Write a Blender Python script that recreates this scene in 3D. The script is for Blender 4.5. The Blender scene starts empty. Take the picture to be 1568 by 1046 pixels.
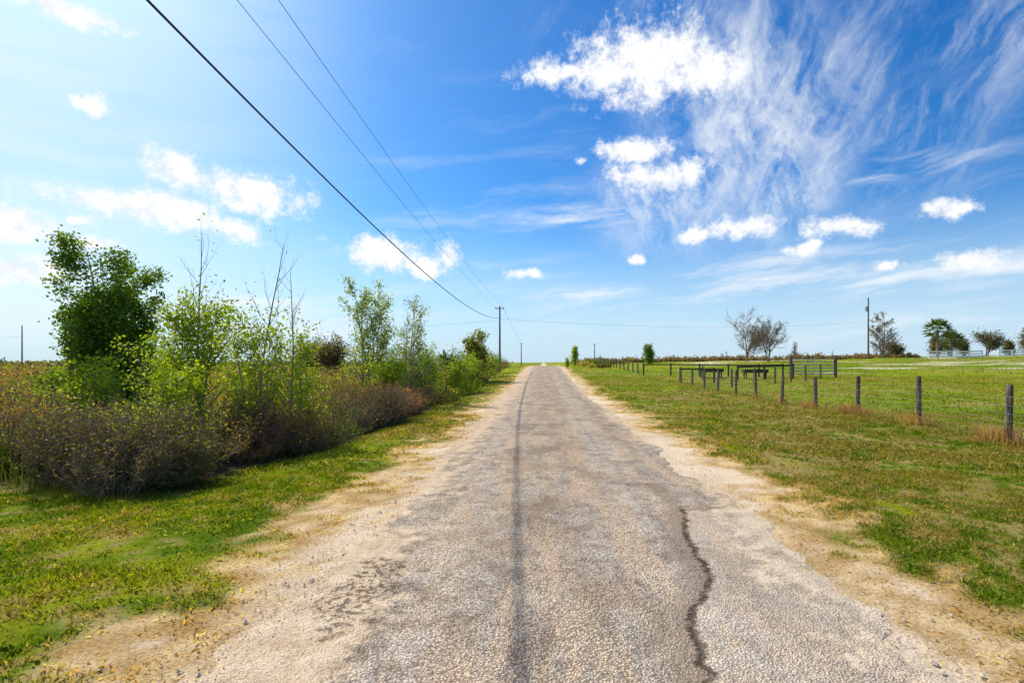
import bpy, math, numpy as np
from mathutils import Vector
rad = math.radians
SUN_AZ, SUN_EL = -50.3, 43.0      # degrees, azimuth from +Y towards +X
scene = bpy.context.scene

# ------------------------------------------------------------------ helpers
def sst(a, b, x):
    t = np.clip((x - a) / (b - a), 0, 1)
    return t * t * (3 - 2 * t)

_tab = np.random.RandomState(7).rand(256, 256)
def vnoise(x, y, s=1.0, seed=0):
    x = np.asarray(x, float) * s + seed * 17.3; y = np.asarray(y, float) * s + seed * 9.1
    xi = np.floor(x).astype(int); yi = np.floor(y).astype(int)
    fx = x - xi; fy = y - yi
    fx = fx * fx * (3 - 2 * fx); fy = fy * fy * (3 - 2 * fy)
    g = lambda a, b: _tab[a % 256, b % 256]
    return (g(xi, yi) * (1 - fx) + g(xi + 1, yi) * fx) * (1 - fy) + (g(xi, yi + 1) * (1 - fx) + g(xi + 1, yi + 1) * fx) * fy
def fbm(x, y, s, o=3, seed=0):
    r = 0; a = 1; tot = 0
    for i in range(o):
        r = r + a * vnoise(x * .8 + y * .6, y * .8 - x * .6, s, seed + i * 5); tot += a; a *= .6; s *= 2.13
    return r / tot

def H(x, y):
    x = np.asarray(x, float); y = np.asarray(y, float)
    R = 1.08 * sst(20, 75, y) - 1.6 * sst(80, 170, y)
    F = sst(15, 110, y) * (1.5 + 0.0175 * (np.clip(x, 9.5, 150) - 9.5))
    L = 0.30 * sst(20, 75, y) - 0.12
    wr = sst(3, 12, x); wl = sst(-4, -14, x)
    z = R * (1 - wr) * (1 - wl) + F * wr + L * wl
    und = (vnoise(x, y, 0.7, 1) - .5) * .07 + (vnoise(x, y, 0.2, 2) - .5) * .18 + (vnoise(x, y, 2.1, 3) - .5) * .02
    und = und * sst(2.6, 4.5, np.abs(x - .3)) * (1 + 2 * sst(30, 90, np.abs(x)))
    z = z + und - 0.22 * np.exp(-((x + 4.9) / .9) ** 2) * sst(5, 8, y) * sst(70, 40, y)
    return z

def lerp(a, b, f): return a * (1 - f) + b * f
def K(*c): return np.array(c, float)[None]
def thick_edge(y): return np.interp(y, [5.9, 6.0, 6.6, 9.6, 14, 29, 60, 80], [-30, -6.2, -5.1, -4.5, -3.9, -3.7, -3.8, -3.9])
def in_thick(x, y): return (x < thick_edge(y)) & (y > np.interp(-x, [5, 7.2, 9, 14], [5.9, 6.8, 7.6, 8.2]))
def verge(x, y): return np.abs(x - .33) - 1.80 + (fbm(x, y, .8, 3, 50) - .5) * 1.7 + (fbm(x, y, 5, 2, 51) - .5) * 1.1
def fieldcol(x, y):
    x = np.ravel(x); y = np.ravel(y); c_ = lambda v: v[:, None]
    n1 = fbm(x, y, .35, 3, 31); n2 = fbm(x, y, 1.4, 3, 32); n3 = fbm(x, y, 6., 3, 33); nb = fbm(x, y, .05, 4, 34); e = verge(x, y)
    g = lerp(K(.085, .145, .005), K(.19, .245, .008), c_(sst(.35, .65, n3))); g = lerp(g, K(.27, .28, .010), c_(sst(.42, .68, n2) * .8))
    g = lerp(g, K(.36, .24, .10), c_(sst(.48, .57, n1 * .35 + n3 * .65) * .8))
    band = sst(3.8, 6.5, x) * sst(14, 9, x) * sst(34, 12, y)
    g = lerp(g, K(.24, .175, .05), c_(band * sst(.40, .58, n2) * .7))
    fg = lerp(K(.16, .24, .008), K(.25, .30, .012), c_(sst(.4, .6, nb))); fg = lerp(fg, K(.36, .28, .07), c_(sst(.50, .64, n1) * .6))
    g = lerp(g, fg, c_(np.maximum(sst(22, 60, y), sst(9.6, 10.5, x) * .7)))
    sp = fbm(x * .5, y * 1.2, .16, 3, 35); g = lerp(g, K(.62, .54, .38), c_(sst(.60, .66, sp) * sst(20, 28, x) * sst(25, 40, y)))
    tan = lerp(K(.48, .30, .12), K(.72, .51, .26), c_(sst(.35, .65, n3))); sand = lerp(K(.66, .49, .32), K(.80, .62, .43), c_(sst(.3, .7, n2)))
    c = lerp(tan, g, c_(sst(.65, 1.35, e))); c = lerp(sand, c, c_(sst(.0, .6, e)))
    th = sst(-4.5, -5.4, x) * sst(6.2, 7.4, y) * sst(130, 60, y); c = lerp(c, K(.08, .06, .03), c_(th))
    return c

class MB:
    def __init__(s):
        s.v = []; s.c = []; s.l = []; s.k = []; s.m = []; s.n = 0
    def add(s, V, F, mat=0, col=(1, 1, 1)):
        V = np.asarray(V, float).reshape(-1, 3); F = np.asarray(F, int)
        if len(V) == 0: return
        C = np.empty((len(V), 4)); C[:, 3] = 1; C[:, :3] = col
        s.v.append(V); s.c.append(C); s.l.append((F + s.n).ravel())
        s.k.append(np.full(len(F), F.shape[1])); s.m.append(np.full(len(F), mat)); s.n += len(V)
    def build(s, name, mats, smooth=False):
        V = np.concatenate(s.v); C = np.concatenate(s.c); Lp = np.concatenate(s.l); K_ = np.concatenate(s.k); M = np.concatenate(s.m)
        me = bpy.data.meshes.new(name)
        me.vertices.add(len(V)); me.vertices.foreach_set('co', V.astype(np.float32).ravel())
        me.loops.add(len(Lp)); me.loops.foreach_set('vertex_index', Lp.astype(np.int32))
        me.polygons.add(len(K_)); st = np.concatenate([[0], np.cumsum(K_)[:-1]])
        me.polygons.foreach_set('loop_start', st.astype(np.int32))
        me.update(calc_edges=True)
        a = me.color_attributes.new('Col', 'FLOAT_COLOR', 'POINT'); a.data.foreach_set('color', C.astype(np.float32).ravel())
        for m in mats: me.materials.append(m)
        me.polygons.foreach_set('material_index', M.astype(np.int32))
        me.polygons.foreach_set('use_smooth', np.full(len(K_), smooth))
        me.update()
        o = bpy.data.objects.new(name, me); scene.collection.objects.link(o)
        return o

def unit(a): return a / (np.linalg.norm(a, axis=-1, keepdims=True) + 1e-9)

def prisms(P0, P1, R0, R1, k=3):
    P0 = np.asarray(P0, float).reshape(-1, 3); P1 = np.asarray(P1, float).reshape(-1, 3); n = len(P0)
    R0 = np.broadcast_to(R0, (n,)); R1 = np.broadcast_to(R1, (n,))
    d = unit(P1 - P0); ref = np.where(np.abs(d[:, 2:3]) > .9, np.array([[1., 0, 0]]), np.array([[0, 0, 1.]]))
    a = unit(np.cross(d, ref)); b = np.cross(d, a)
    ang = np.arange(k) * 2 * np.pi / k
    ring = a[:, None, :] * np.cos(ang)[None, :, None] + b[:, None, :] * np.sin(ang)[None, :, None]
    V = np.concatenate([P0[:, None] + ring * R0[:, None, None], P1[:, None] + ring * R1[:, None, None]], 1)
    i = np.arange(k); j = (i + 1) % k
    q = np.stack([i, j, j + k, i + k], 1)
    F = (q[None] + (np.arange(n) * 2 * k)[:, None, None]).reshape(-1, 4)
    return V.reshape(-1, 3), F

def cap(c, r, k, z):
    ang = np.arange(k) * 2 * np.pi / k
    V = np.stack([c[0] + r * np.cos(ang), c[1] + r * np.sin(ang), np.full(k, z)], 1)
    return V, np.arange(k)[None]

def leaves(C, size, rng, w=.32, flat=.0, dirs=None):
    n = len(C); size = np.broadcast_to(size, (n,))[:, None]
    a = unit(rng.normal(size=(n, 3)) + np.array([0, 0, -flat])) if dirs is None else unit(dirs)
    b = unit(np.cross(a, rng.normal(size=(n, 3))))
    V = np.stack([C, C + a * size * .45 + b * size * w, C + a * size, C + a * size * .5 - b * size * w], 1)
    F = np.arange(n * 4).reshape(n, 4)
    return V.reshape(-1, 3), F

def box(mb, c, s, mat=0, col=(1, 1, 1), rot=0.0, bev=0.0):
    x, y, z = np.array(s) / 2.
    b = min(bev, x * .4, y * .4) if bev else 0
    if b:
        ring = [(-x + b, -y), (x - b, -y), (x, -y + b), (x, y - b), (x - b, y), (-x + b, y), (-x, y - b), (-x, -y + b)]
    else:
        ring = [(-x, -y), (x, -y), (x, y), (-x, y)]
    k = len(ring); cr, sr = math.cos(rot), math.sin(rot)
    V = [(c[0] + p[0] * cr - p[1] * sr, c[1] + p[0] * sr + p[1] * cr, c[2] + zz) for zz in (-z, z) for p in ring]
    mb.add(V, [[i, (i + 1) % k, (i + 1) % k + k, i + k] for i in range(k)], mat, col)
    mb.add(V, [list(range(k, 2 * k)), list(range(k - 1, -1, -1))], mat, col)

def beam(mb, p, q, wd, ht, mat=0, col=(1, 1, 1)):
    p = np.array(p, float); q = np.array(q, float); d = unit(q - p); s = unit(np.cross(d, [0, 0, 1.])); u = np.cross(s, d)
    V = [e + s * a * wd / 2 + u * b * ht / 2 for e in (p, q) for a, b in ((-1, -1), (1, -1), (1, 1), (-1, 1))]
    mb.add(V, [[0, 1, 5, 4], [1, 2, 6, 5], [2, 3, 7, 6], [3, 0, 4, 7], [3, 2, 1, 0], [4, 5, 6, 7]], mat, col)

# ------------------------------------------------------------------ node helper
class NT:
    def __init__(s, t): s.t = t; s.n = t.nodes; s.k = t.links
    def put(s, sock, v):
        if v is None: return
        if isinstance(v, (int, float)): sock.default_value = v
        elif isinstance(v, (tuple, list)):
            v = tuple(v)
            if sock.type == 'RGBA' and len(v) == 3: v = v + (1,)
            sock.default_value = v
        else: s.k.new(v, sock)
    def m(s, op, a, b=None, c=None, clamp=False):
        n = s.n.new('ShaderNodeMath'); n.operation = op; n.use_clamp = clamp
        s.put(n.inputs[0], a); s.put(n.inputs[1], b)
        if c is not None: s.put(n.inputs[2], c)
        return n.outputs[0]
    def vm(s, op, a, b=None, c=None):
        n = s.n.new('ShaderNodeVectorMath'); n.operation = op
        s.put(n.inputs[0], a); s.put(n.inputs[1], b)
        if c is not None: s.put(n.inputs[2], c)
        return n.outputs['Value'] if op in ('LENGTH', 'DOT_PRODUCT') else n.outputs[0]
    def ss(s, v, a, b, lo=0., hi=1.):
        n = s.n.new('ShaderNodeMapRange'); n.interpolation_type = 'SMOOTHSTEP'
        s.put(n.inputs[0], v)
        if a > b: a, b, lo, hi = b, a, hi, lo
        s.put(n.inputs[1], a); s.put(n.inputs[2], b); s.put(n.inputs[3], lo); s.put(n.inputs[4], hi)
        return n.outputs[0]
    def mix(s, f, a, b, mode='MIX'):
        n = s.n.new('ShaderNodeMix'); n.data_type = 'RGBA'; n.blend_type = mode
        s.put(n.inputs[0], f); s.put(n.inputs[6], a); s.put(n.inputs[7], b)
        return n.outputs[2]
    def noise(s, v, sc, det=3, rough=.55, dist=0., out='Fac'):
        n = s.n.new('ShaderNodeTexNoise'); s.put(n.inputs['Vector'], v)
        n.inputs['Scale'].default_value = sc; n.inputs['Detail'].default_value = det
        n.inputs['Roughness'].default_value = rough; n.inputs['Distortion'].default_value = dist
        return n.outputs[out]
    def vor(s, v, sc, out='Distance', rnd=1.):
        n = s.n.new('ShaderNodeTexVoronoi'); s.put(n.inputs['Vector'], v); n.inputs['Scale'].default_value = sc
        n.inputs['Randomness'].default_value = rnd
        return n.outputs[out]
    def sep(s, v):
        n = s.n.new('ShaderNodeSeparateXYZ'); s.put(n.inputs[0], v); return n.outputs
    def comb(s, x, y, z=0.):
        n = s.n.new('ShaderNodeCombineXYZ'); s.put(n.inputs[0], x); s.put(n.inputs[1], y); s.put(n.inputs[2], z); return n.outputs[0]

def new_mat(name):
    m = bpy.data.materials.new(name); m.use_nodes = True; m.node_tree.nodes.clear()
    t = NT(m.node_tree); o = t.n.new('ShaderNodeOutputMaterial')
    return m, t, o

def bsdf(t, o, col, rough=.8, spec=.3, normal=None, metal=0.):
    b = t.n.new('ShaderNodeBsdfPrincipled'); t.put(b.inputs['Base Color'], col); t.put(b.inputs['Roughness'], rough)
    b.inputs['Specular IOR Level'].default_value = spec; b.inputs['Metallic'].default_value = metal
    if normal is not None: t.k.new(normal, b.inputs['Normal'])
    t.k.new(b.outputs[0], o.inputs[0]); return b

def bump(t, h, strength=.5, dist=.01):
    n = t.n.new('ShaderNodeBump'); n.inputs['Strength'].default_value = strength; n.inputs['Distance'].default_value = dist
    t.put(n.inputs['Height'], h); return n.outputs[0]

mGround, t, o = new_mat('field_ground'); P = t.n.new('ShaderNodeNewGeometry').outputs['Position']
a = t.n.new('ShaderNodeAttribute'); a.attribute_name = 'Col'
hh = t.noise(P, 34., 6, .75); col = t.mix(1., a.outputs['Color'], t.ss(hh, .34, .62, .62, 1.18), 'MULTIPLY')
bsdf(t, o, col, .95, .02, bump(t, hh, .8, .02))

def leafmat(name, trans=.45, spec=.3):
    m, t, o = new_mat(name)
    a = t.n.new('ShaderNodeAttribute'); a.attribute_name = 'Col'; col = a.outputs['Color']
    b = t.n.new('ShaderNodeBsdfPrincipled'); t.put(b.inputs['Base Color'], col); b.inputs['Roughness'].default_value = .5; b.inputs['Specular IOR Level'].default_value = spec
    tr = t.n.new('ShaderNodeBsdfTranslucent'); t.put(tr.inputs[0], t.mix(1., col, (1.45, 1.35, .45), 'MULTIPLY'))
    mx = t.n.new('ShaderNodeMixShader'); mx.inputs[0].default_value = trans
    t.k.new(b.outputs[0], mx.inputs[1]); t.k.new(tr.outputs[0], mx.inputs[2]); t.k.new(mx.outputs[0], o.inputs[0])
    return m
mLeaf = leafmat('leaf', .5, .25); mGrass = leafmat('grass_blade', .45, .1)
mBark, t, o = new_mat('bark'); a = t.n.new('ShaderNodeAttribute'); a.attribute_name = 'Col'
bsdf(t, o, a.outputs['Color'], .9, .08)

def simple(name, c1, c2, sc, rough=.7, zs=1., metal=0., spec=.3, bs=.3):
    m, t, o = new_mat(name); P = t.n.new('ShaderNodeNewGeometry').outputs['Position']
    nn = t.noise(t.vm('MULTIPLY', P, (1, 1, zs)), sc, 5, .65)
    bsdf(t, o, t.mix(t.ss(nn, .35, .65), c1, c2), rough, spec, bump(t, nn, bs, .01), metal); return m
mPost = simple('weathered_post_wood', (.060, .048, .038), (.20, .16, .12), 25, .9, .15)
mRail = simple('dark_rail_wood', (.03, .026, .022), (.08, .07, .06), 25, .85, 1)
mWhite = simple('white_fence_paint', (.62, .62, .60), (.80, .80, .78), 12, .6)
mSteel = simple('galvanised_steel', (.30, .31, .31), (.48, .49, .49), 20, .45, 1, .7)
mCable = simple('cable_rubber', (.012, .012, .014), (.03, .03, .032), 8, .6)
mCeram = simple('insulator', (.35, .33, .32), (.5, .48, .46), 20, .3)
mStone = simple('gravel_stone', (.42, .34, .26), (.68, .58, .46), 40, .9)

# ------------------------------------------------------------------ road material
mRoad, t, o = new_mat('worn_chipseal_road'); P = t.n.new('ShaderNodeNewGeometry').outputs['Position']; X, Y, Z = t.sep(P); P2 = t.comb(X, Y, 0.)
nl = t.noise(P2, .8, 5, .6); nm = t.noise(P2, 4.5, 6, .72); nf = t.noise(P2, 30., 5, .75); ns = t.noise(t.vm('MULTIPLY', P2, (2.6, .35, 1)), 1., 7, .70)
nw = t.noise(t.vm('ADD', t.vm('MULTIPLY', P2, (1.5, .8, 1)), (7.3, 2.1, 0)), 1., 6, .65)
vd = t.vor(P2, 70.); vc = t.sep(t.vor(P2, 70., 'Color'))[0]
col = t.mix(t.ss(nm, .38, .62), (.50, .40, .305), (.70, .58, .45))
col = t.mix(t.m('MULTIPLY', t.ss(ns, .45, .57), .85), col, (.80, .58, .385))
col = t.mix(t.m('MULTIPLY', t.ss(nl, .48, .60), .6), col, (.53, .37, .245))
col = t.mix(t.m('MULTIPLY', t.ss(nw, .52, .60), .62), col, (.36, .27, .20))
wt = t.m('MAXIMUM', t.ss(t.m('ABSOLUTE', t.m('ADD', X, .95)), .5, .1), t.ss(t.m('ABSOLUTE', t.m('SUBTRACT', X, 1.1)), .5, .1))
col = t.mix(t.m('MULTIPLY', wt, t.ss(nm, .38, .64, .0, .65)), col, (.84, .71, .56))
e = t.m('SUBTRACT', t.m('ABSOLUTE', t.m('SUBTRACT', X, .33)), 1.85)
e = t.m('ADD', e, t.m('ADD', t.m('MULTIPLY', t.m('SUBTRACT', nm, .5), 1.5), t.m('MULTIPLY', t.m('SUBTRACT', nl, .5), 2.4)))
e = t.m('ADD', e, t.m('MULTIPLY', t.ss(X, -.5, -1.3), t.ss(Y, 5.5, 3., 0., .35)))
sandc = t.mix(t.ss(nm, .35, .65), (.60, .43, .27), (.79, .61, .42)); dust = t.ss(e, -.45, .0)
stone = t.mix(1., col, t.ss(vc, 0., 1., .68, 1.17), 'MULTIPLY')
stone = t.mix(1., stone, t.ss(vd, .30, .75, 1.06, .48), 'MULTIPLY')
stone = t.mix(t.m('MULTIPLY', t.ss(nf, .56, .65), .5), stone, (.20, .145, .10))
sandc = t.mix(1., sandc, t.ss(vd, .35, .8, 1.03, .70), 'MULTIPLY'); sandc = t.mix(t.m('MULTIPLY', t.ss(nf, .56, .66), .45), sandc, (.33, .23, .145))
col = t.mix(dust, stone, sandc)
# curved crack on the right side
fc = t.n.new('ShaderNodeFloatCurve'); t.put(fc.inputs['Value'], t.m('DIVIDE', Y, 10.)); cu = fc.mapping.curves[0]
pts = [(0, .40), (.263, .425), (.319, .465), (.36, .57), (.398, .64), (.45, .655), (.488, .68), (.56, .76), (1, .78)]
cu.points[0].location = pts[0]; cu.points[1].location = pts[-1]
for p in pts[1:-1]: cu.points.new(*p)
fc.mapping.update()
wob2 = t.m('MULTIPLY', t.m('SUBTRACT', t.noise(t.comb(0., Y, 3.), 5., 6, .78), .5), .24)
dx2 = t.m('SUBTRACT', X, t.m('ADD', t.m('MULTIPLY', fc.outputs[0], 2.), wob2))
d2 = t.m('ADD', t.m('ABSOLUTE', dx2), t.m('MULTIPLY', t.m('SUBTRACT', nf, .5), .16))
lim = t.ss(Y, 5.8, 5.6)
crk = t.m('MULTIPLY', t.m('MULTIPLY', t.ss(d2, .036, -.01), lim), t.ss(nm, .38, .56, .2, .95))
pat = t.m('MULTIPLY', t.ss(dx2, -.02, .06), lim)
col = t.mix(t.m('MULTIPLY', pat, .22), col, (.84, .70, .54))
edgeb = t.m('MULTIPLY', t.m('MULTIPLY', t.ss(dx2, -.34, -.02), t.ss(dx2, .05, -.02)), t.m('MULTIPLY', lim, t.ss(nm, .35, .55, .35, .8)))
col = t.mix(edgeb, col, (.30, .22, .155))
col = t.mix(t.m('MULTIPLY', crk, .88), col, (.09, .07, .05))
# transverse arm of the break running to the right shoulder
dy3 = t.m('SUBTRACT', Y, t.m('ADD', 5.62, t.m('ADD', t.m('MULTIPLY', t.m('SUBTRACT', X, 1.5), .45), t.m('MULTIPLY', t.m('SUBTRACT', nm, .5), .7))))
arm3 = t.m('MULTIPLY', t.ss(t.m('ABSOLUTE', dy3), .09, .02), t.m('MULTIPLY', t.ss(X, 1.45, 1.55), t.ss(X, 2.15, 1.9)))
col = t.mix(t.m('MULTIPLY', arm3, .6), col, (.20, .15, .11))
dd = t.vm('LENGTH', t.vm('MULTIPLY', t.vm('SUBTRACT', P2, (-1.30, 3.7, 0)), (2.6, .9, 0)))
dd = t.m('ADD', dd, t.m('MULTIPLY', t.m('SUBTRACT', nm, .5), 1.3))
brk = t.m('MULTIPLY', t.ss(dd, .7, .35), t.ss(t.noise(P2, 19., 4, .7), .52, .56))
col = t.mix(t.m('MULTIPLY', brk, .85), col, (.16, .12, .09))
h = t.m('ADD', t.m('MULTIPLY', t.ss(vd, .1, .7), -.35), t.m('MULTIPLY', nf, .7)); h = t.m('MULTIPLY', h, t.ss(dust, 0., 1., 1., .6)); h = t.m('ADD', h, t.m('MULTIPLY', nm, 1.8))
h = t.m('SUBTRACT', h, t.m('MULTIPLY', t.m('ADD', crk, t.m('MULTIPLY', brk, .6)), 2.0)); h = t.m('ADD', h, t.m('MULTIPLY', pat, .8)); h = t.m('ADD', h, t.m('MULTIPLY', dust, .5))
bsdf(t, o, col, .95, .0, bump(t, h, 1., .018))

# ------------------------------------------------------------------ terrain + road
def growth(start, step, end, g=1.13):
    o_ = [start]
    while abs(o_[-1]) < end:
        o_.append(o_[-1] + step); step *= g
    return np.array(o_)
xs = np.concatenate([growth(-14, -.3, 4000, 1.10)[::-1], np.arange(-13.9, 13.95, .1), growth(14, .2, 4000, 1.10)])
ys = np.concatenate([growth(-12, -1., 600, 1.3)[::-1], np.arange(-11.6, 1, .4), np.arange(1, 20, .1), growth(20, .15, 6000, 1.025)])
gx, gy = np.meshgrid(xs, ys); V = np.stack([gx, gy, H(gx, gy)], -1).reshape(-1, 3)
nx, ny = len(xs), len(ys); i, j = np.meshgrid(np.arange(nx - 1), np.arange(ny - 1)); b0 = (j * nx + i).ravel()
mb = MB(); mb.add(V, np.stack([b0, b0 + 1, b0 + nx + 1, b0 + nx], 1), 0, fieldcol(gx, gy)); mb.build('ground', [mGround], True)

ry = np.concatenate([np.arange(-10, 16, .05), np.arange(16, 40, .2), np.arange(40, 170, 1.)])
def edge(y, s):
    return (vnoise(y, s, .5, 4) - .5) * .30 + (vnoise(y, s, 2.2, 5) - .5) * .26 + (vnoise(y, s, 8, 6) - .5) * .14
left = -1.52 - .45 * sst(4, 20, ry) + edge(ry, 3.3) - .15; right = 2.20 + edge(ry, 8.8)
u = np.concatenate([[0, .012], np.linspace(.04, .96, 36), [.988, 1.]])
RX = left[:, None] + (right - left)[:, None] * u[None]; RY = np.repeat(ry[:, None], len(u), 1)
off = np.full(len(u), .010); off[[0, -1]] = -.004; off[[1, -2]] = .004
RZ = H(RX, RY) + off[None] + .010 * (vnoise(RX, RY, 2.5, 9) - .5) * (u[None] > .02) * (u[None] < .98) + .03 * (1 - ((RX - .3) / 2.) ** 2).clip(0) 
V = np.stack([RX, RY, RZ], -1).reshape(-1, 3); nx, ny = len(u), len(ry); i, j = np.meshgrid(np.arange(nx - 1), np.arange(ny - 1)); b0 = (j * nx + i).ravel()
mb = MB(); mb.add(V, np.stack([b0, b0 + 1, b0 + nx + 1, b0 + nx], 1)); mb.build('road', [mRoad], True)

# gravel
rng = np.random.RandomState(3)
n = 11000; yy = 1.5 + rng.rand(n) ** 1.6 * 14; side = rng.rand(n) < .5
xx = np.where(side, -1.75 - .3 * sst(4, 20, yy), 2.15) + rng.normal(0, .32, n)
k = 1200; yy[:k] = 3.6 + rng.normal(0, .6, k); xx[:k] = -1.3 + rng.normal(0, .2, k)
sz = rng.uniform(.003, .008, n) * (1 + (rng.rand(n) < .05) * 1.2)
octa = np.array([[1, 0, 0], [0, 1, 0], [-1, 0, 0], [0, -1, 0], [0, 0, .7], [0, 0, -.7]])
V = (octa[None] * rng.uniform(.6, 1.3, (n, 6, 1))) * sz[:, None, None] + np.stack([xx, yy, H(xx, yy) + .012], 1)[:, None]
Fo = np.array([[0, 1, 4], [1, 2, 4], [2, 3, 4], [3, 0, 4], [1, 0, 5], [2, 1, 5], [3, 2, 5], [0, 3, 5]])
mb = MB(); mb.add(V.reshape(-1, 3), (Fo[None] + (np.arange(n) * 6)[:, None, None]).reshape(-1, 3)); mb.build('gravel', [mStone])

# ------------------------------------------------------------------ lawn grass
def blades(mb, n, xr, yr, hgt, wid, seed, broad=0.):
    rng = np.random.RandomState(seed)
    y = yr[0] + (yr[1] - yr[0]) * rng.rand(n); x = xr[0] + (xr[1] - xr[0]) * rng.rand(n)
    e = verge(x, y)
    keep = (rng.rand(n) < (.12 + .88 * sst(.45, 1.3, e))) & (e > .1) & (x > -1.35 * y - 2) & (x < 1.2 * y + 2)
    keep &= ~in_thick(x + .3, y)
    clump = fbm(x, y, 5, 2, 33) * .5 + vnoise(x, y, 1.5, 13) * .5
    keep &= rng.rand(n) < sst(.28, .60, clump) * .9 + .10
    x, y, e, clump = x[keep], y[keep], e[keep], clump[keep]; n = len(x)
    hh = hgt * rng.uniform(.35, 1.2, n) * (.35 + 1.1 * clump) * (.5 + .5 * sst(.5, 1.2, e))
    a = rng.rand(n) * 2 * np.pi; w = wid * rng.uniform(.6, 1.4, n); bd = rng.rand(n) < broad; w = np.where(bd, w * 2.4, w); hh = np.where(bd, hh * .6, hh)
    la = rng.rand(n) * 2 * np.pi; ln = hh * np.where(bd, rng.uniform(.8, 2., n), rng.uniform(.1, 1.2, n))
    B = np.stack([x, y, H(x, y) - .003], 1); s = np.stack([np.cos(a), np.sin(a), 0 * a], 1) * w[:, None]
    L = np.stack([np.cos(la) * ln, np.sin(la) * ln, hh], 1)
    V = np.stack([B - s * .6, B + s * .6, B + L * .55 + s + [0, 0, .003], B + L, B + L * .55 - s + [0, 0, .003]], 1)
    v = rng.uniform(.55, 1.6, n)[:, None]; c = fieldcol(x, y); c = lerp(c, K(.14, .205, .008), (sst(.9, 1.5, e) * .28)[:, None]); c = c * np.concatenate([v * rng.uniform(.85, 1.2, (n, 1)), v, v * .8], 1)
    dead = rng.rand(n) < .07; c[dead] = K(.46, .34, .13) * v[dead]
    mb.add(V.reshape(-1, 3), np.arange(n * 5).reshape(n, 5), 0, np.repeat(np.clip(c, 0, .8), 5, 0))
mb = MB()
blades(mb, 280000, (-10, 9.5), (1.6, 8), .05, .0045, 1, .28)
blades(mb, 190000, (-12, 15), (8, 17), .062, .0085, 2, .2)
blades(mb, 130000, (-6, 40), (17, 45), .08, .018, 3)
blades(mb, 30000, (-6, 90), (45, 95), .11, .05, 4)
mb.build('grass', [mGrass])

# ------------------------------------------------------------------ plants
def jit(base, n, rng, a=.3, b=.12):
    v = rng.uniform(1 - a, 1 + a, (n, 1)); return np.clip(np.array(base)[None] * v * rng.uniform(1 - b, 1 + b, (n, 3)), .003, .8)

def shrubs(mb, cx, cy, R, Hh, leafcol, twigcol, nst, ntw, nlf, lsz, rng, bare=0., tr=.0034):
    N = len(cx); cz = H(cx, cy)
    bi = np.repeat(np.arange(N), nst); n = len(bi)
    a = rng.rand(n) * 2 * np.pi; rr = np.sqrt(rng.rand(n))
    p = np.stack([cx[bi] + np.cos(a) * rr * R[bi] * .35, cy[bi] + np.sin(a) * rr * R[bi] * .35, cz[bi] - .03], 1)
    d = unit(np.stack([np.cos(a) * rr * R[bi] / Hh[bi], np.sin(a) * rr * R[bi] / Hh[bi], np.ones(n)], 1) + rng.normal(0, .12, (n, 3)))
    Ls = Hh[bi] * rng.uniform(.55, 1.08, n) * (1.05 - .3 * rr)
    pts = [p]; S = 4
    for s in range(S):
        d = unit(d + rng.normal(0, .17, (n, 3))); q = pts[-1] + d * (Ls / S)[:, None]
        r0 = .007 * (1 - .8 * s / S); r1 = .007 * (1 - .8 * (s + 1) / S)
        mb.add(*prisms(pts[-1], q, r0, r1), 0, np.repeat(jit(twigcol, n, rng), 6, 0)); pts.append(q)
    pts = np.stack(pts, 1)
    ti = np.repeat(np.arange(n), ntw); m = len(ti); tt = rng.uniform(.15, 1., m) * S * .999; k = tt.astype(int); f = (tt - k)[:, None]
    tp = pts[ti, k] * (1 - f) + pts[ti, k + 1] * f
    td = unit(unit(pts[ti, k + 1] - pts[ti, k]) * .7 + rng.normal(0, .6, (m, 3)) + [0, 0, .25]); tl = rng.uniform(.10, .32, m) * Hh[bi[ti]] / 1.3
    te = tp + td * tl[:, None]
    mb.add(*prisms(tp, te, tr, tr * .4), 0, np.repeat(jit(twigcol, m, rng), 6, 0))
    li = np.repeat(np.arange(m), nlf); keep = rng.rand(len(li)) > bare; li = li[keep]; l = len(li)
    if l:
        lp = tp[li] + (te - tp)[li] * rng.rand(l, 1) * 1.05 + rng.normal(0, .015, (l, 3))
        sz = lsz * rng.uniform(.5, 1.3, l); V, F = leaves(lp, sz, rng)
        c = leafcol[bi[ti[li]]] * rng.uniform(.5, 1.5, (l, 1)) * rng.uniform(.88, 1.12, (l, 3))
        mb.add(V, F, 1, np.repeat(np.clip(c, .004, .8), 4, 0))

def tall_grass(mb, x, y, hgt, wid, col, rng, lean=.35):
    n = len(x); a = rng.rand(n) * 2 * np.pi; w = wid * rng.uniform(.6, 1.3, n); hh = hgt * rng.uniform(.5, 1.1, n)
    la = rng.rand(n) * 2 * np.pi; ln = hh * rng.uniform(.02, lean, n)
    B = np.stack([x, y, H(x, y) - .01], 1); s = np.stack([np.cos(a), np.sin(a), 0 * a], 1) * w[:, None]
    D = np.stack([np.cos(la) * ln, np.sin(la) * ln, hh * 0], 1); U = np.stack([0 * hh, 0 * hh, hh], 1)
    M = B + D * .3 + U * .6; T = B + D + U
    V = np.stack([B - s, B + s, M + s * .7, T, M - s * .7], 1)
    mb.add(V.reshape(-1, 3), np.arange(n * 5).reshape(n, 5), 1, np.repeat(col, 5, 0))

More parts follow.
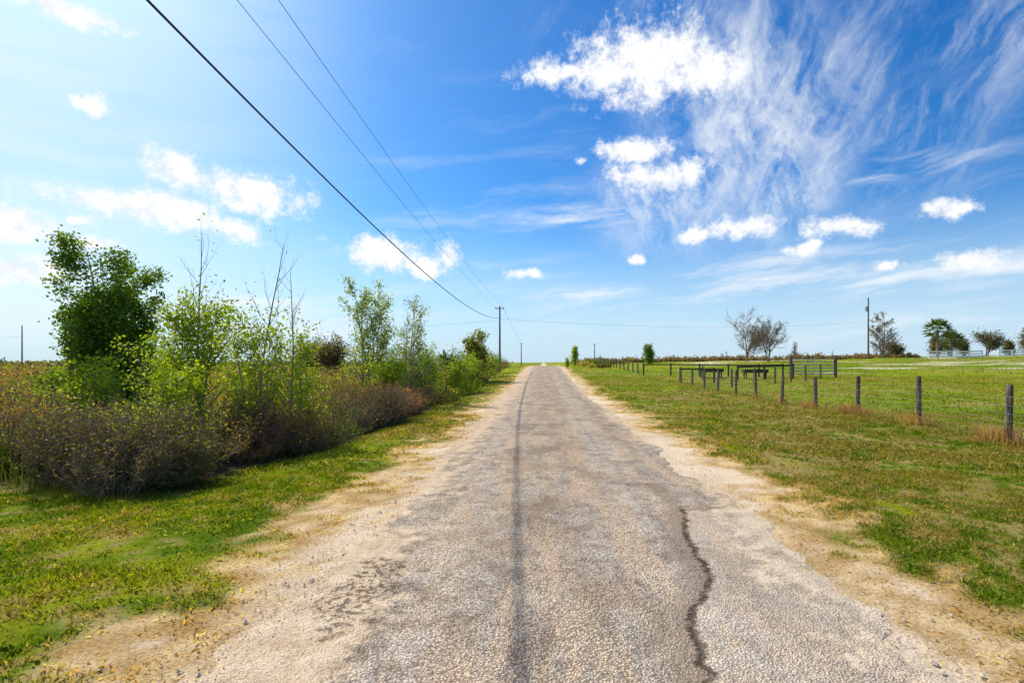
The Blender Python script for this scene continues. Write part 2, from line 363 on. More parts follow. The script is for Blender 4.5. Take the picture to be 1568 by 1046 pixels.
GREY = (.165, .118, .065); OLIVE = (.17, .165, .030); GREEN = (.12, .21, .018); YEL = (.33, .37, .02); RUST = (.38, .19, .05); STRAW = (.46, .34, .11)
TW = (.225, .165, .120)
def pickcols(x, y, rng, wts):
    pal = np.array([GREY, OLIVE, GREEN, YEL, RUST, STRAW]); wts = np.array(wts, float)
    nz = vnoise(x, y, .45, 21) ; nz = np.clip((nz - .5) * 1.5 + .5 + rng.normal(0, .12, len(x)), 0, .999)
    cum = np.cumsum(wts / wts.sum()); return pal[np.searchsorted(cum, nz).clip(0, 5)]

rng = np.random.RandomState(11); mb = MB()
fy = np.concatenate([rng.uniform(6.3, 8.5, 32), rng.uniform(7, 17, 46)]); fx = thick_edge(fy) - rng.uniform(.15, 1.5, len(fy))
fx[:32] = -rng.uniform(5.3, 11.5, 32); fy[:32] = np.interp(-fx[:32], [5, 7.2, 9, 14], [6.5, 7.3, 8.1, 8.7]) + rng.uniform(-.25, 1.2, 32)
R = rng.uniform(.45, 1.05, len(fx)); Hh = rng.uniform(.6, 1.5, len(fx))
shrubs(mb, fx, fy, R, Hh, pickcols(fx, fy, rng, [6, 3.0, .6, .6, .9, 0]), TW, 50, 14, 5, .032, rng, .3, .003)
# mid mass
n = 1200; x = rng.uniform(-26, -4, n); y = rng.uniform(7.5, 24, n); k = in_thick(x + .8, y) & (x > -1.3 * y - 2.5); x, y = x[k], y[k]; k = rng.rand(len(x)) < .62; x, y = x[k], y[k]
R = rng.uniform(.5, .95, len(x)); Hh = rng.uniform(.8, 1.4, len(x)) + .25 * (vnoise(x, y, .5, 30) - .5)
shrubs(mb, x, y, R, Hh, pickcols(x, y, rng, [3.5, 3, 1.2, 2.6, 2.4, 1.4]), TW, 16, 8, 6, .05, rng, .1)
# rust-coloured bracken patch
n = 14; x = rng.uniform(-5.9, -4.4, n); y = rng.uniform(14, 19, n); shrubs(mb, x, y, rng.uniform(.4, .8, n), rng.uniform(.8, 1.25, n), np.array([(.46, .20, .045)] * n), (.34, .2, .12), 26, 10, 6, .05, rng)
# far mass
n = 2200; x = rng.uniform(-85, -3.8, n); y = rng.uniform(22, 75, n); k = in_thick(x + .8, y) & (x > -1.25 * y - 4); x, y = x[k], y[k]
R = rng.uniform(.7, 1.3, len(x)); Hh = rng.uniform(.9, 1.6, len(x))
shrubs(mb, x, y, R, Hh, pickcols(x, y, rng, [3, 3, 1.3, 2.4, 2.2, 1]), TW, 8, 5, 4, .13, rng)
n = 50000; x = rng.uniform(-30, -3.8, n); y = 6 + 34 * rng.rand(n) ** 1.4; k = in_thick(x + .25, y) & (x > -1.3 * y - 2) & (vnoise(x, y, .8, 40) > .45); x, y = x[k], y[k]
inner = sst(0, 1.5, thick_edge(y) - x) * sst(7.8, 10.5, y)
cc = np.array([GREEN, YEL, STRAW, OLIVE])[(vnoise(x, y, .35, 41) * 4.4 - .2 + rng.normal(0, .4, len(x))).clip(0, 3.99).astype(int)] * rng.uniform(.6, 1.3, (len(x), 1))
cc = lerp(np.array([.13, .19, .02]) * rng.uniform(.6, 1.3, (len(x), 1)), cc, inner[:, None])
tall_grass(mb, x, y, .30 + .50 * inner + .3 * vnoise(x, y, .6, 42), .0025 + .0005 * y, cc, rng, .5)
n = 5000; x = -7.8 - rng.rand(n) * 4; y = 7.3 + rng.rand(n) * 1.6; tall_grass(mb, x, y, .6, .005, jit((.18, .29, .018), n, rng), rng, .7)
thicket = mb.build('brush_thicket', [mBark, mLeaf])

# -------- trees
def grow(rng, base, L, r, spec):
    segs = []; tips = []; levels = len(spec['n']) + 1
    def rec(p, d, L, r, lv):
        n = 7 if lv == 0 else 4; pts = [p]; ds = []
        for i in range(n):
            d = d + rng.normal(0, spec['w'][lv], 3); d[2] += spec['up'][lv]; d = d / np.linalg.norm(d)
            q = p + d * L / n; segs.append((p, q, r * (1 - .85 * i / n), r * (1 - .85 * (i + 1) / n), lv)); pts.append(q); ds.append(d); p = q
        if lv >= 1: tips.append((np.array(pts), lv))
        if lv == levels - 1: return
        for c_ in range(spec['n'][lv]):
            s0 = spec['s'][lv]; tt = s0 + (1 - s0) * (c_ + rng.rand()) / spec['n'][lv]; f = min(tt, .999) * n; k = int(f); f -= k
            pos = pts[k] * (1 - f) + pts[k + 1] * f; dd = ds[k]
            pr = np.cross(dd, rng.normal(0, 1, 3)); pr /= np.linalg.norm(pr) + 1e-9; an = spec['a'][lv] * rng.uniform(.75, 1.25)
            u_ = (tt - s0) / (1 - s0)
            rec(pos, dd * math.cos(an) + pr * math.sin(an), L * spec['k'][lv] * (1 - spec.get('tp', .55) * u_) * rng.uniform(.75, 1.2), max(r * (1 - .85 * tt) * .62, .0015), lv + 1)
    rec(np.array(base, float), np.array([0, 0, 1.]), L, r, 0)
    return segs, tips

def make_tree(name, x, y, hgt, r, spec, nleaf, lsz, lcol, bcol=(.2, .17, .135), seed=0, stems=1, jitter=.06, rmin=0., lv_leaf=1, zmax=None, sx=1., short=(.7, .95)):
    rng = np.random.RandomState(seed); mb = MB(); z = float(H(x, y)) - .05; allp = []
    for s in range(stems):
        a = rng.rand() * 6.28; bx = 0 if stems == 1 else .12 * hgt / 4
        segs, tips = grow(rng, (0., 0., 0.), hgt * (1 if s == 0 else rng.uniform(*short)), r * (1 if s == 0 else .8), spec)
        lean = np.array([math.cos(a), math.sin(a)]) * (0 if stems == 1 or s == 0 else spec.get('lean', .18))
        def tf(p):
            p = np.array(p, float); q = p.copy(); q[..., 0] = p[..., 0] * sx + bx * math.cos(a) + lean[0] * p[..., 2]; q[..., 1] = p[..., 1] + bx * math.sin(a) + lean[1] * p[..., 2]
            return q + np.array([x, y, z])
        P0 = tf([q[0] for q in segs]); P1 = tf([q[1] for q in segs]); R0 = np.maximum([q[2] for q in segs], rmin); R1 = np.maximum([q[3] for q in segs], rmin); lv = np.array([q[4] for q in segs])
        for kk, mk in ((7, lv == 0), (4, lv > 0)):
            V, F = prisms(P0[mk], P1[mk], R0[mk], R1[mk], kk); mb.add(V, F, 0, np.repeat(jit(bcol, mk.sum(), rng, .15, .05), 2 * kk, 0))
        allp += [tf(p) for p, l in tips if l >= lv_leaf]
    if nleaf:
        A = np.stack([p[[0, 1, 2, 3, 4]] for p in allp]); w = np.ones(len(A))
        if zmax is not None: w = sst(zmax * 1.08, zmax * .75, A[:, 2, 2] - z) + .02
        ci = rng.choice(len(allp), nleaf, p=w / w.sum())
        tt = rng.uniform(.2, 1, nleaf) * 3.999; k = tt.astype(int); f = (tt - k)[:, None]
        C = A[ci, k] * (1 - f) + A[ci, k + 1] * f + rng.normal(0, jitter, (nleaf, 3))
        n = len(C); V, F = leaves(C, lsz * rng.uniform(.55, 1.3, n), rng, .34, .3)
        pal = np.array(lcol); c = pal[rng.randint(0, len(pal), n)] * rng.uniform(.7, 1.35, (n, 1))
        mb.add(V, F, 1, np.repeat(c, 4, 0))
    return mb.build(name, [mBark, mLeaf])

LG = [(.12, .22, .02), (.18, .29, .022), (.09, .175, .02)]
LY = [(.28, .38, .016), (.20, .31, .018), (.36, .43, .03)]
SP_D = dict(n=[18, 7, 4], s=[.08, .2, .2], a=[.85, .7, .7], k=[.42, .5, .5], w=[.05, .12, .2, .2], up=[.03, .06, .05, .03], tp=.55, lean=.12)
SP_A = dict(n=[22, 8, 4], s=[.04, .15, .2], a=[.95, .7, .7], k=[.38, .5, .5], w=[.04, .1, .2, .2], up=[.02, .07, .05, .03], tp=.62, lean=.16)
SP_S = dict(n=[16, 5], s=[.10, .2], a=[.65, .6], k=[.34, .45], w=[.035, .12, .18], up=[.03, .08, .06], tp=.62, lean=.08)
SP_R = dict(n=[12, 6], s=[.08, .2], a=[.8, .7], k=[.50, .5], w=[.06, .14, .2], up=[.02, .06, .04], tp=.5, lean=.35)
SP_B = dict(n=[10, 7, 6], s=[.2, .2, .2], a=[.75, .6, .6], k=[.75, .6, .55], w=[.06, .1, .15, .2], up=[.02, .02, .03, .03], tp=.3, lean=.2)

make_tree('maple_tree', -12.1, 14, 4.8, .06, SP_A, 42000, .085, LG, seed=21, stems=5, jitter=.11, short=(.65, .95))
make_tree('sapling_tree', -7.65, 11.1, 4.5, .035, SP_S, 8000, .07, LY, seed=5, stems=4, jitter=.09, zmax=3.2, short=(.55, .75))
make_tree('sapling_tree', -7.3, 9.6, 1.9, .028, SP_R, 3600, .06, LY, seed=35, stems=3, jitter=.07)
make_tree('sapling_tree', -5.75, 10.2, 4.15, .03, SP_S, 4200, .06, LY, seed=6, stems=4, jitter=.07, zmax=3.0, bcol=(.26, .21, .17), short=(.55, .78))
make_tree('sapling_tree', -5.1, 10.4, 3.7, .028, SP_S, 3000, .06, LY, seed=8, stems=3, jitter=.07, zmax=2.8, bcol=(.26, .21, .17), short=(.5, .75))
make_tree('willow_tree', -7.0, 20.5, 4.8, .05, SP_S, 6500, .085, [(.29, .38, .08), (.24, .34, .05), (.36, .42, .11)], seed=9, stems=4, jitter=.11, bcol=(.27, .23, .18), rmin=.006)
make_tree('willow_tree', -5.6, 21.5, 4.3, .04, SP_S, 2600, .075, [(.32, .33, .12), (.25, .33, .05)], seed=10, stems=3, jitter=.10, bcol=(.30, .25, .20), rmin=.006)
for i_, (x, y, h_, c_) in enumerate([(-5.9, 19.5, 1.7, LY), (-5.2, 22, 2.3, LG), (-5.6, 25, 2.5, LY), (-5.3, 31, 2.4, LG), (-10.4, 12, 1.7, LY), (-4.8, 35, 2.1, LY), (-5.0, 27.5, 1.9, LY), (-7.2, 24, 2.3, LG), (-4.9, 45, 2.0, LY), (-4.8, 52, 1.8, LG)]):
    make_tree('shrub_tree', x, y, h_, .025, SP_R, 3600, .08, c_, seed=60 + i_, stems=4, jitter=.12, rmin=.004)
make_tree('oak_tree', -4.9, 38, 3.6, .07, SP_A, 8000, .15, [(.13, .17, .03), (.31, .38, .03), (.26, .20, .08)], seed=12, stems=4, jitter=.15)
make_tree('oak_tree', -23, 55, 2.9, .1, SP_B, 4500, .22, [(.19, .15, .07), (.15, .16, .05)], seed=13, stems=4, jitter=.3)
make_tree('oak_tree', -27, 58, 2.6, .1, SP_B, 3500, .22, [(.19, .15, .07), (.15, .16, .05)], seed=14, stems=4, jitter=.3)
# right-hand side trees
make_tree('bare_tree', 36.0, 91, 5.6, .16, SP_B, 0, .1, LG, (.24, .18, .14), seed=15, stems=3, rmin=.018)
make_tree('bare_tree', 40.5, 92, 5.2, .16, SP_B, 0, .1, LG, (.24, .18, .14), seed=16, stems=3, rmin=.018)
make_tree('bare_tree', 49.5, 101, 3.6, .08, SP_S, 0, .1, LG, (.24, .19, .15), seed=17, stems=3, rmin=.02)
make_tree('bare_tree', 66.5, 100, 8.4, .14, SP_D, 1500, .2, [(.28, .21, .12)], (.24, .19, .15), seed=18, stems=3, rmin=.022)
make_tree('small_tree', 16.5, 80, 2.8, .09, SP_D, 3200, .22, [(.10, .18, .03), (.14, .24, .03)], seed=19, stems=2, jitter=.2)
make_tree('small_tree', 4.4, 70, 2.6, .05, SP_S, 1300, .2, LY, seed=20, stems=2, jitter=.12)
make_tree('small_tree', 2.9, 62, 1.2, .03, SP_S, 700, .12, LY, seed=22, stems=2, jitter=.1)
for i_, (x, y, h_) in enumerate([(84, 109, 4.2), (88, 111, 3.4), (92, 112, 3.2), (97, 112, 3.8), (102, 112, 3.0), (108, 113, 3.8), (113, 114, 3.2), (72.5, 106, 2.2)]):
    make_tree('oak_tree', x, y, h_, .16, SP_B if i_ % 2 else SP_D, 2000, .30, [(.10, .12, .04), (.17, .18, .06), (.25, .19, .11)], seed=80 + i_, stems=3, jitter=.3, rmin=.02)

def palm(name, x, y, trunk, fl, nfr, seed, r=.16, lw=.07):
    rng = np.random.RandomState(seed); mb = MB(); z = float(H(x, y)) - .05; n = 10
    zz = np.linspace(0, trunk, n + 1); P0 = np.stack([x + 0 * zz, y + 0 * zz, z + zz], 1)
    mb.add(*prisms(P0[:-1], P0[1:], r * 1.1, r * .9, 9), 0, (.20, .16, .12))
    top = np.array([x, y, z + trunk])
    for i in range(nfr):
        a = i * 2.4 + rng.rand() * .5; el = -.5 + 1.9 * (i + .5) / nfr; d = np.array([math.cos(a) * math.cos(el), math.sin(a) * math.cos(el), math.sin(el)])
        hub = top + d * fl * .55; mb.add(*prisms(top[None], hub[None], .03, .018), 0, (.14, .17, .05))
        s = unit(np.cross(d, [0, 0, 1.])); up = np.cross(s, d); m = 15; th = np.linspace(-1.5, 1.5, m)
        D = d[None] * np.cos(th)[:, None] + s[None] * np.sin(th)[:, None] + up[None] * .1 + np.array([0, 0, -.35])
        V, F = leaves(np.repeat(hub[None], m, 0), fl * .5 * rng.uniform(.85, 1.1, m), rng, lw, dirs=D)
        mb.add(V, F, 1, np.repeat(jit((.085, .125, .025), m, rng), 4, 0))
    return mb.build(name, [mBark, mLeaf])
palm('sabal_palm', 76.2, 99, 5.4, 2.7, 30, 1, .28)
palm('sabal_palm', 80.4, 101, 3.2, 2.5, 26, 4, .26)
palm('sabal_palm', -5.3, 28.5, 1.4, 1.2, 18, 2, .12)

# hedge of dry brush along far side of field
rng = np.random.RandomState(31); mb = MB()
n = 420; x = rng.uniform(7, 76, n); y = rng.uniform(102, 110, n); R = rng.uniform(1., 1.6, n); Hh = rng.uniform(.5, 1.3, n) + .8 * (rng.rand(n) < .06)
pal = np.array([(.30, .19, .12), (.32, .24, .12), (.20, .18, .07)])[rng.randint(0, 3, n)]
shrubs(mb, x, y, R, Hh, pal, (.28, .20, .14), 8, 6, 4, .26, rng)
n = 90; x = np.concatenate([rng.uniform(5.5, 9, 50), rng.uniform(9, 14, 40)]); y = np.concatenate([rng.uniform(66, 100, 50), rng.uniform(85, 100, 40)])
shrubs(mb, x, y, rng.uniform(.7, 1.1, n), rng.uniform(.5, 1.2, n), pickcols(x, y, rng, [2, 3, 1, 1, 1, 1]), TW, 8, 6, 4, .2, rng)
mb.build('field_hedge', [mBark, mLeaf])
mb = MB(); n = 500; x = rng.uniform(-330, -40, n); y = rng.uniform(150, 260, n)
shrubs(mb, x, y, rng.uniform(3, 6, n), rng.uniform(1.8, 3.0, n), np.array([(.19, .19, .11)] * n) * rng.uniform(.7, 1.3, (n, 1)), TW, 8, 5, 4, .8, rng)
mb.build('distant_treeline', [mBark, mLeaf])

# ------------------------------------------------------------------ fence
FX = 9.6; fy = list(np.arange(3.1, 36, 2.5) + 0.0)
def post(x, y, h, r, seed):
    rng = np.random.RandomState(seed); mb = MB(); k = 10; z = float(H(x, y)); lean = rng.normal(0, .025, 2)
    zs = np.array([-.1, .3, .7, .96, 1.]) * h; rr = np.array([1.05, 1., .97, .95, .80]) * r
    for a in range(4):
        p = np.array([[x + lean[0] * zs[a], y + lean[1] * zs[a], z + zs[a]]]); q = np.array([[x + lean[0] * zs[a + 1], y + lean[1] * zs[a + 1], z + zs[a + 1]]])
        mb.add(*prisms(p, q, rr[a], rr[a + 1], k))
    mb.add(*cap(q[0], rr[-1], k, z + zs[-1] - .001)); return mb
allposts = [(FX + .03 * math.sin(i * 2.3), y) for i, y in enumerate(fy)]
fe = bpy.data.objects.new('wire_fence', None); scene.collection.objects.link(fe)
for i, (x, y) in enumerate(allposts):
    o_ = post(x, y, 1.18 + .06 * math.sin(i * 5.1), .066, i).build('post_%d' % (i + 1), [mPost]); o_.parent = fe
mb = MB(); dist = np.arange(3.1, 35.7, .16)
for hz in (.08, .2, .33, .47, .62, .78, .96):
    yy = np.arange(3.1, 35.8, .8); P_ = np.stack([yy * 0 + FX - .06, yy, H(FX + yy * 0, yy) + hz + .01 * np.sin(yy * 3 + hz * 9)], 1)
    mb.add(*prisms(P_[:-1], P_[1:], .0026, .0026))
zb = H(FX + dist * 0, dist); mb.add(*prisms(np.stack([dist * 0 + FX - .06, dist, zb + .07], 1), np.stack([dist * 0 + FX - .06, dist, zb + .96], 1), .002, .002))
o_ = mb.build('mesh_wire', [mSteel]); o_.parent = fe
def merge(a, m_):
    a.v += m_.v; a.c += m_.c; a.l += [l + a.n for l in m_.l]; a.k += m_.k; a.m += m_.m; a.n += m_.n
fe2 = bpy.data.objects.new('post_fence', None); scene.collection.objects.link(fe2); mb = MB()
for i, y in enumerate(np.arange(49, 101, 3.)): merge(mb, post(FX, y, 1.15, .075, 50 + i))
o_ = mb.build('posts', [mPost]); o_.parent = fe2; mb = MB(); yy = np.arange(49, 101, 3.)
for hz in (.35, .7, 1.05):
    P_ = np.stack([yy * 0 + FX, yy, H(FX + yy * 0, yy) + hz], 1); mb.add(*prisms(P_[:-1], P_[1:], .008, .008))
o_ = mb.build('wires', [mSteel]); o_.parent = fe2
def rail_fence(name, pts, h, mat, rails, wd=.04, ht=.13, pr=.08, cols=(1, 1, 1)):
    mb = MB()
    for (x, y) in pts:
        z = float(H(x, y)); box(mb, (x, y, z + h / 2 - .05), (pr * 1.6, pr * 1.6, h + .1), bev=.015)
    for a, b in zip(pts[:-1], pts[1:]):
        for r_ in rails:
            dz = .01; beam(mb, (a[0], a[1] - pr * .9, float(H(*a)) + r_), (b[0], b[1] - pr * .9, float(H(*b)) + r_ + dz), wd, ht)
    return mb.build(name, [mat])
rail_fence('rail_fence', [(9.6, 49.0), (11.9, 47.8), (14.2, 46.6), (16.4, 45.4), (18.6, 44.2), (20.2, 43.2)], 1.15, mRail, (1.03,), ht=.10)
rail_fence('rail_fence', [(9.7, 36.3), (12.2, 36.6)], 1.1, mRail, (.98,), ht=.11)
rail_fence('rail_fence', [(14.8, 39.0), (17.0, 39.4), (19.6, 40.2)], 1.2, mRail, (1.05,), ht=.14)
pg = bpy.data.objects.new('paddock_posts', None); scene.collection.objects.link(pg); mb = MB()
for i, (x, y) in enumerate([(12.6, 40.5), (13.6, 33), (15.6, 34.5), (17.4, 36), (19.2, 37.5), (11.6, 31.5), (21, 38.8)]): merge(mb, post(x, y, 1.15, .07, 90 + i))
o_ = mb.build('posts', [mPost]); o_.parent = pg
def trough(x, y):
    mb = MB(); z = float(H(x, y))
    for sx_ in (-.8, .8):
        for sy_ in (-.22, .22): box(mb, (x + sx_, y + sy_, z + .22), (.08, .08, .5))
    box(mb, (x, y, z + .50), (1.9, .5, .05)); box(mb, (x, y - .27, z + .62), (1.96, .04, .28)); box(mb, (x, y + .27, z + .62), (1.96, .04, .28))
    box(mb, (x - .96, y, z + .62), (.04, .5, .27)); box(mb, (x + .96, y, z + .62), (.04, .5, .27)); mb.build('feed_trough', [mRail])
trough(13.9, 42.5); trough(17.2, 41.6)
gt = bpy.data.objects.new('farm_gate', None); scene.collection.objects.link(gt)
ga, gb = np.array([19.9, 41.2]), np.array([23.4, 41.0]); mb = MB(); z = float(H(21.5, 41))
for p in (ga, gb):
    mb.add(*prisms(np.array([[p[0], p[1], z - .1]]), np.array([[p[0], p[1], z + 1.75]]), .12, .11, 10)); mb.add(*cap(p, .11, 10, z + 1.749))
o_ = mb.build('gate_posts', [mPost]); o_.parent = gt; mb = MB()
g0, g1 = ga + [.15, 0], gb - [.15, 0]
for hz in (.3, .52, .76, 1.02, 1.28, 1.5):
    mb.add(*prisms(np.array([[*g0, z + hz]]), np.array([[*g1, z + hz]]), .036, .036, 8))
for f in (0, .5, 1):
    p = g0 * (1 - f) + g1 * f; mb.add(*prisms(np.array([[p[0], p[1], z + .3]]), np.array([[p[0], p[1], z + 1.5]]), .039, .039, 8))
mb.add(*prisms(np.array([[*g0, z + .3]]), np.array([[*((g0 + g1) / 2), z + 1.5]]), .022, .022, 6))
o_ = mb.build('gate_leaf', [mSteel]); o_.parent = gt
rail_fence('white_board_fence', [(71.5 + 2.4 * i, 95 - .1 * i) for i in range(5)], 1.5, mWhite, (.45, .9, 1.35), .05, .24, .10)
rail_fence('white_board_fence', [(84.5 + 2.4 * i, 95 - .1 * i) for i in range(6)], 1.5, mWhite, (.45, .9, 1.35), .05, .24, .10)
# dry weeds at fence
rng = np.random.RandomState(44); mb = MB(); X_ = []; Y_ = []
for (yy_, n_) in ((15.9, 260), (15.2, 140), (18.2, 150), (13.1, 160), (10.7, 220), (9.6, 80), (20.5, 60), (23, 50)):
    X_.append(FX - .1 + rng.normal(0, .2, n_)); Y_.append(yy_ + rng.normal(0, .22, n_))
X_ = np.concatenate(X_); Y_ = np.concatenate(Y_); tall_grass(mb, X_, Y_, .42, .006, jit((.46, .29, .12), len(X_), rng), rng, .9)
n = 2600; x = FX + rng.normal(0, .3, n); y = rng.uniform(4, 36, n); tall_grass(mb, x, y, .2, .006, jit((.30, .26, .06), n, rng), rng, .8)
bx = np.array([9.4, 9.6, 9.5]); by = np.array([15.6, 10.6, 18.3]); shrubs(mb, bx, by, np.array([.35] * 3), np.array([.5, .4, .35]), np.array([(.38, .21, .10)] * 3), (.38, .23, .14), 26, 6, 3, .03, rng)
mb.build('dry_weeds', [mBark, mLeaf])

# ------------------------------------------------------------------ utility poles and wires
def upole(name, x, y, ztop, arm=True, extra=False, r=.15):
    p = bpy.data.objects.new(name, None); scene.collection.objects.link(p); z = float(H(x, y)) - .2
    mb = MB(); n = 6; zz = np.linspace(z, ztop, n + 1); rr = np.linspace(r, r * .62, n + 1)
    for a in range(n): mb.add(*prisms(np.array([[x, y, zz[a]]]), np.array([[x, y, zz[a + 1]]]), rr[a], rr[a + 1], 12))
    mb.add(*cap((x, y), rr[-1], 12, ztop - .001)); o_ = mb.build('shaft', [mPost]); o_.parent = p
    if arm:
        mb = MB(); beam(mb, (x - .6, y - .14, ztop - .35), (x + .6, y - .14, ztop - .35), .09, .11); o_ = mb.build('crossarm', [mPost]); o_.parent = p
    mb = MB()
    for dx in ((-.54, .54) if arm else (0,)):
        zb_ = ztop - (.29 if arm else .0)
        for s_, (r0, r1) in enumerate(((.03, .06), (.06, .03), (.03, .05), (.05, .02))):
            mb.add(*prisms(np.array([[x + dx, y - .14 * arm, zb_ + s_ * .05]]), np.array([[x + dx, y - .14 * arm, zb_ + s_ * .05 + .05]]), r0, r1, 8))
    o_ = mb.build('insulators', [mCeram]); o_.parent = p
    if extra:
        mb = MB(); mb.add(*prisms(np.array([[x - .38, y, ztop - 2.6]] * 1), np.array([[x - .38, y, ztop - 1.7]]), .22, .22, 14)); mb.add(*cap((x - .38, y), .22, 14, ztop - 1.701)); mb.add(*cap((x - .38, y), .22, 14, ztop - 2.599))
        beam(mb, (x - .2, y, ztop - 2.1), (x, y, ztop - 2.1), .1, .1)
        o_ = mb.build('transformer', [mSteel]); o_.parent = p
upole('utility_pole', -5.95, 70, 9.35)
upole('utility_pole', -8.2, 190, 8.9, r=.2)
upole('utility_pole', 20, 200, 9.0, r=.2)
upole('utility_pole', 62.2, 98, 14.0, False, True, .17)
upole('utility_pole', -112, 110, 9.5, False)
upole('utility_pole', -5.95, -12, 9.6)
def wire(name, f, ts, r, k=6):
    P_ = np.array([f(t_) for t_ in ts]); mb = MB(); mb.add(*prisms(P_[:-1], P_[1:], r, r, k)); return mb.build(name, [mCable], True)
ts = np.linspace(-12, 70, 120)
wire('power_cable', lambda y: (-5.93, y, 6.0 + .00143 * (y - 35) ** 2), ts, .021)
wire('power_line', lambda y: (-6.0 - .45 * sst(40, 70, y), y, 8.3 + .00066 * (y - 36) ** 2), ts, .007)
wire('power_line', lambda y: (-5.33 - .07 * sst(40, 70, y), y, 8.5 + .00066 * (y - 36) ** 2), ts, .007)
def span(name, a, b, sag, r):
    a = np.array(a, float); b = np.array(b, float)
    wire(name, lambda s: tuple(a + (b - a) * s - np.array([0, 0, 4 * sag * s * (1 - s)])), np.linspace(0, 1, 40), r)
span('power_line', (-5.9, 70, 7.6), (62.2, 98, 9.4), 1.1, .010)
span('power_line', (-5.9, 70, 7.4), (-112, 110, 7.2), 1.2, .008)
span('power_line', (-112, 110, 7.2), (-220, 120, 7.0), 1.2, .015)
span('power_line', (-5.4, 70, 9.0), (-7.6, 190, 8.7), .8, .015)

# ------------------------------------------------------------------ sun, sky
S = Vector((math.sin(rad(SUN_AZ)) * math.cos(rad(SUN_EL)), math.cos(rad(SUN_AZ)) * math.cos(rad(SUN_EL)), math.sin(rad(SUN_EL))))
sd = bpy.data.lights.new('sun', 'SUN'); sd.energy = 5.0; sd.angle = rad(.53); sd.color = (1., .95, .85)
so = bpy.data.objects.new('sun', sd); scene.collection.objects.link(so); so.rotation_euler = S.to_track_quat('Z', 'Y').to_euler()

w = bpy.data.worlds.new('World'); scene.world = w; w.use_nodes = True; w.node_tree.nodes.clear(); t = NT(w.node_tree)
wo = t.n.new('ShaderNodeOutputWorld'); bg = t.n.new('ShaderNodeBackground'); STR = .105; bg.inputs[1].default_value = STR
w.cycles.sampling_method = 'NONE'
sk = t.n.new('ShaderNodeTexSky'); sk.sky_type = 'NISHITA'; sk.sun_disc = False; sk.sun_elevation = rad(SUN_EL); sk.sun_rotation = rad(SUN_AZ)
sk.air_density = 1.; sk.dust_density = .9; sk.ozone_density = 2.2
D = t.n.new('ShaderNodeTexCoord').outputs['Generated']; dx, dy, dz = t.sep(D)
az = t.m('ARCTAN2', dx, dy); el = t.m('ARCSINE', dz); A = t.comb(az, el, 0.)
W = 1.02 / STR
hs = t.n.new('ShaderNodeHueSaturation'); hs.inputs['Saturation'].default_value = 1.42; hs.inputs['Value'].default_value = 1.22; t.k.new(sk.outputs[0], hs.inputs['Color'])
sky = t.mix(1., hs.outputs[0], (.60, .98, 1.20), 'MULTIPLY')
sky = t.mix(t.ss(el, .30, .0, 0., .85), sky, (W * .62, W * .80, W * .97))
wn = t.vm('SUBTRACT', t.noise(A, 7., 5, .6, out='Color'), (.5, .5, .5))
def warp(v, amp, sy=1.): return t.vm('MULTIPLY_ADD', wn, (amp, amp * sy, 0), v)
def ang(px, py, a, b):
    u_ = (px - 832) / 784.; v_ = (555 - py) / 784.; z_ = math.atan(u_); return z_, math.atan(v_ * math.cos(z_)), a / 784. * math.cos(z_) ** 2, b / 784. * math.cos(z_)
def field(v, L):
    cur = None
    for (px, py, a, b) in L:
        z_, e_, sa, sb = ang(px, py, a, b)
        d_ = t.vm('LENGTH', t.vm('MULTIPLY_ADD', v, (1 / sa, 1 / sb, 0), (-z_ / sa, -e_ / sb, 0)))
        cur = d_ if cur is None else t.m('SMOOTH_MIN', cur, d_, .25)
    return cur
CU = [(848, 117, 55, 15), (925, 112, 66, 38), (1000, 92, 84, 56), (1075, 98, 58, 34), (965, 225, 62, 18), (1005, 266, 78, 20), (1072, 358, 32, 14), (1140, 349, 56, 16),
      (1278, 353, 60, 18), (1450, 315, 38, 20), (1482, 397, 54, 16), (1232, 383, 32, 11), (1355, 410, 26, 8), (278, 262, 58, 34), (235, 318, 135, 28), (385, 298, 88, 34), (345, 348, 72, 18),
      (15, 335, 78, 28), (122, 370, 62, 11), (20, 410, 135, 26), (590, 395, 66, 28), (642, 411, 30, 16), (683, 395, 15, 25), (806, 423, 29, 10), (132, 150, 34, 13), (90, 8, 110, 16), (118, 332, 24, 7),
      (892, 243, 10, 6), (972, 403, 15, 9)]
nz = t.noise(A, 20., 9, .74)
Dc = field(warp(A, .07, .8), CU)
s_ = t.m('ADD', t.m('SUBTRACT', 1.12, Dc), t.m('MULTIPLY', t.m('SUBTRACT', nz, .5), 3.3))
cum = t.m('MULTIPLY', t.ss(s_, -.15, .8), t.ss(dy, 0., .15))
def rot(v, a):
    n = t.n.new('ShaderNodeVectorRotate'); n.rotation_type = 'Z_AXIS'; t.put(n.inputs['Vector'], v); n.inputs['Angle'].default_value = rad(a); return n.outputs[0]
c1 = t.noise(t.vm('MULTIPLY', rot(warp(A, .07), -58), (4.5, 15, 1)), 1., 7, .70)
c2 = t.noise(t.vm('MULTIPLY', rot(warp(A, .10), -105), (7, 13, 1)), 1., 7, .72)
c3 = t.noise(t.vm('MULTIPLY', rot(warp(A, .05), -6), (3., 24, 1)), 1., 6, .6)
M1 = field(A, [(1180, 190, 210, 200), (1380, 170, 150, 170), (1500, 60, 180, 100), (1060, 40, 240, 80)])
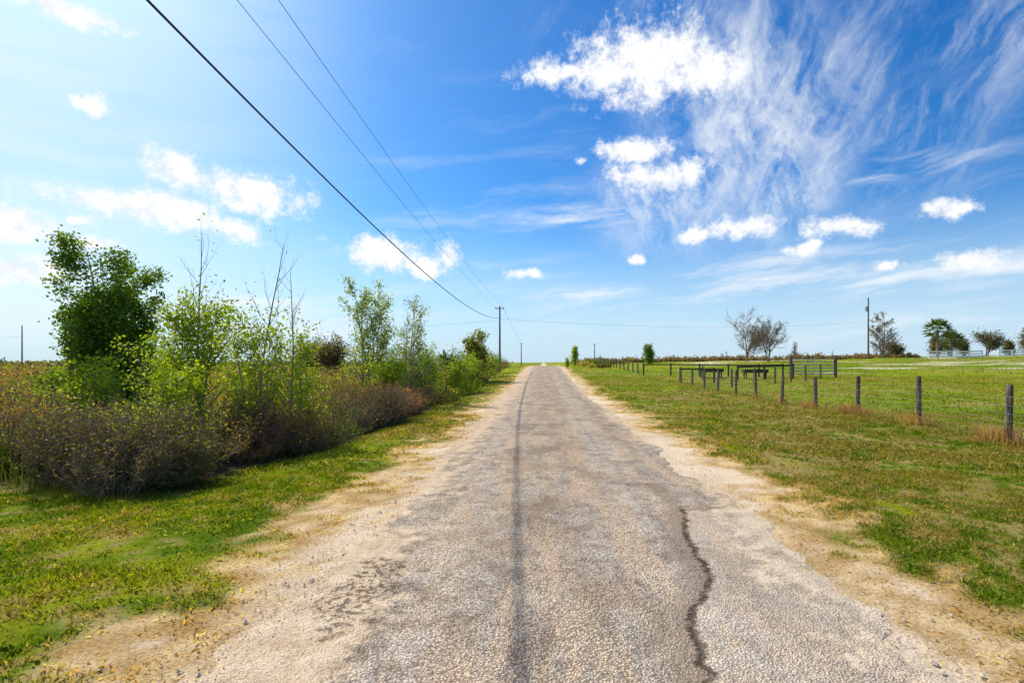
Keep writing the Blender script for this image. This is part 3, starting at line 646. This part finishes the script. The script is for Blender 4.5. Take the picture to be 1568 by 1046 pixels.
M2 = field(A, [(1150, 200, 170, 150), (1020, 310, 130, 80), (1100, 130, 140, 90), (1200, 290, 100, 80)])
M3 = field(A, [(890, 330, 160, 20), (900, 460, 160, 28), (1380, 425, 330, 34), (1180, 440, 260, 60), (1500, 480, 200, 40), (300, 470, 500, 80), (30, 460, 260, 100), (1300, 268, 240, 20)])
ci = t.m('MULTIPLY', t.ss(c1, .42, .82), t.ss(M1, 1.4, .1, 0., .8))
c2m = t.m('ADD', t.m('MULTIPLY', c2, .75), t.m('MULTIPLY', nz, .25))
ci2 = t.m('MULTIPLY', t.ss(c2m, .36, .66), t.ss(M2, 1.35, .0, 0., .9))
ci = t.m('SUBTRACT', 1., t.m('MULTIPLY', t.m('SUBTRACT', 1., ci), t.m('SUBTRACT', 1., ci2)))
ci = t.m('MAXIMUM', ci, t.m('MULTIPLY', t.ss(c3, .42, .70), t.ss(M3, 1.35, .3, 0., .85)))
gen = t.m('MULTIPLY', t.ss(c3, .45, .8), t.ss(el, .7, .05, 0., .4))
veil = t.m('MULTIPLY', t.ss(az, -.25, -.85, 0., .6), t.ss(c3, .2, .7, .55, 1.))
ci = t.m('MAXIMUM', t.m('MAXIMUM', ci, gen), veil); ci = t.m('MULTIPLY', ci, t.ss(dz, 0., .06))
col = t.mix(ci, sky, (W * .93, W * .97, W * 1.0))
ccol = t.mix(t.ss(nz, .32, .58), (W * .80, W * .86, W * .95), (W * 1.04, W * 1.04, W * 1.04))
col = t.mix(cum, col, ccol)
t.put(bg.inputs[0], col); t.k.new(bg.outputs[0], wo.inputs[0])

# ------------------------------------------------------------------ camera
cd = bpy.data.cameras.new('camera'); cam = bpy.data.objects.new('camera', cd); scene.collection.objects.link(cam); scene.camera = cam
cam.location = (0, 0, 1.65); cam.rotation_euler = (rad(90), 0, 0); cd.sensor_width = 36; cd.lens = 18.0
cd.shift_x = -48 / 1568.; cd.shift_y = 32 / 1568.; cd.clip_start = .05; cd.clip_end = 12000
scene.view_settings.view_transform = 'Standard'; scene.view_settings.look = 'None'; scene.view_settings.exposure = 0
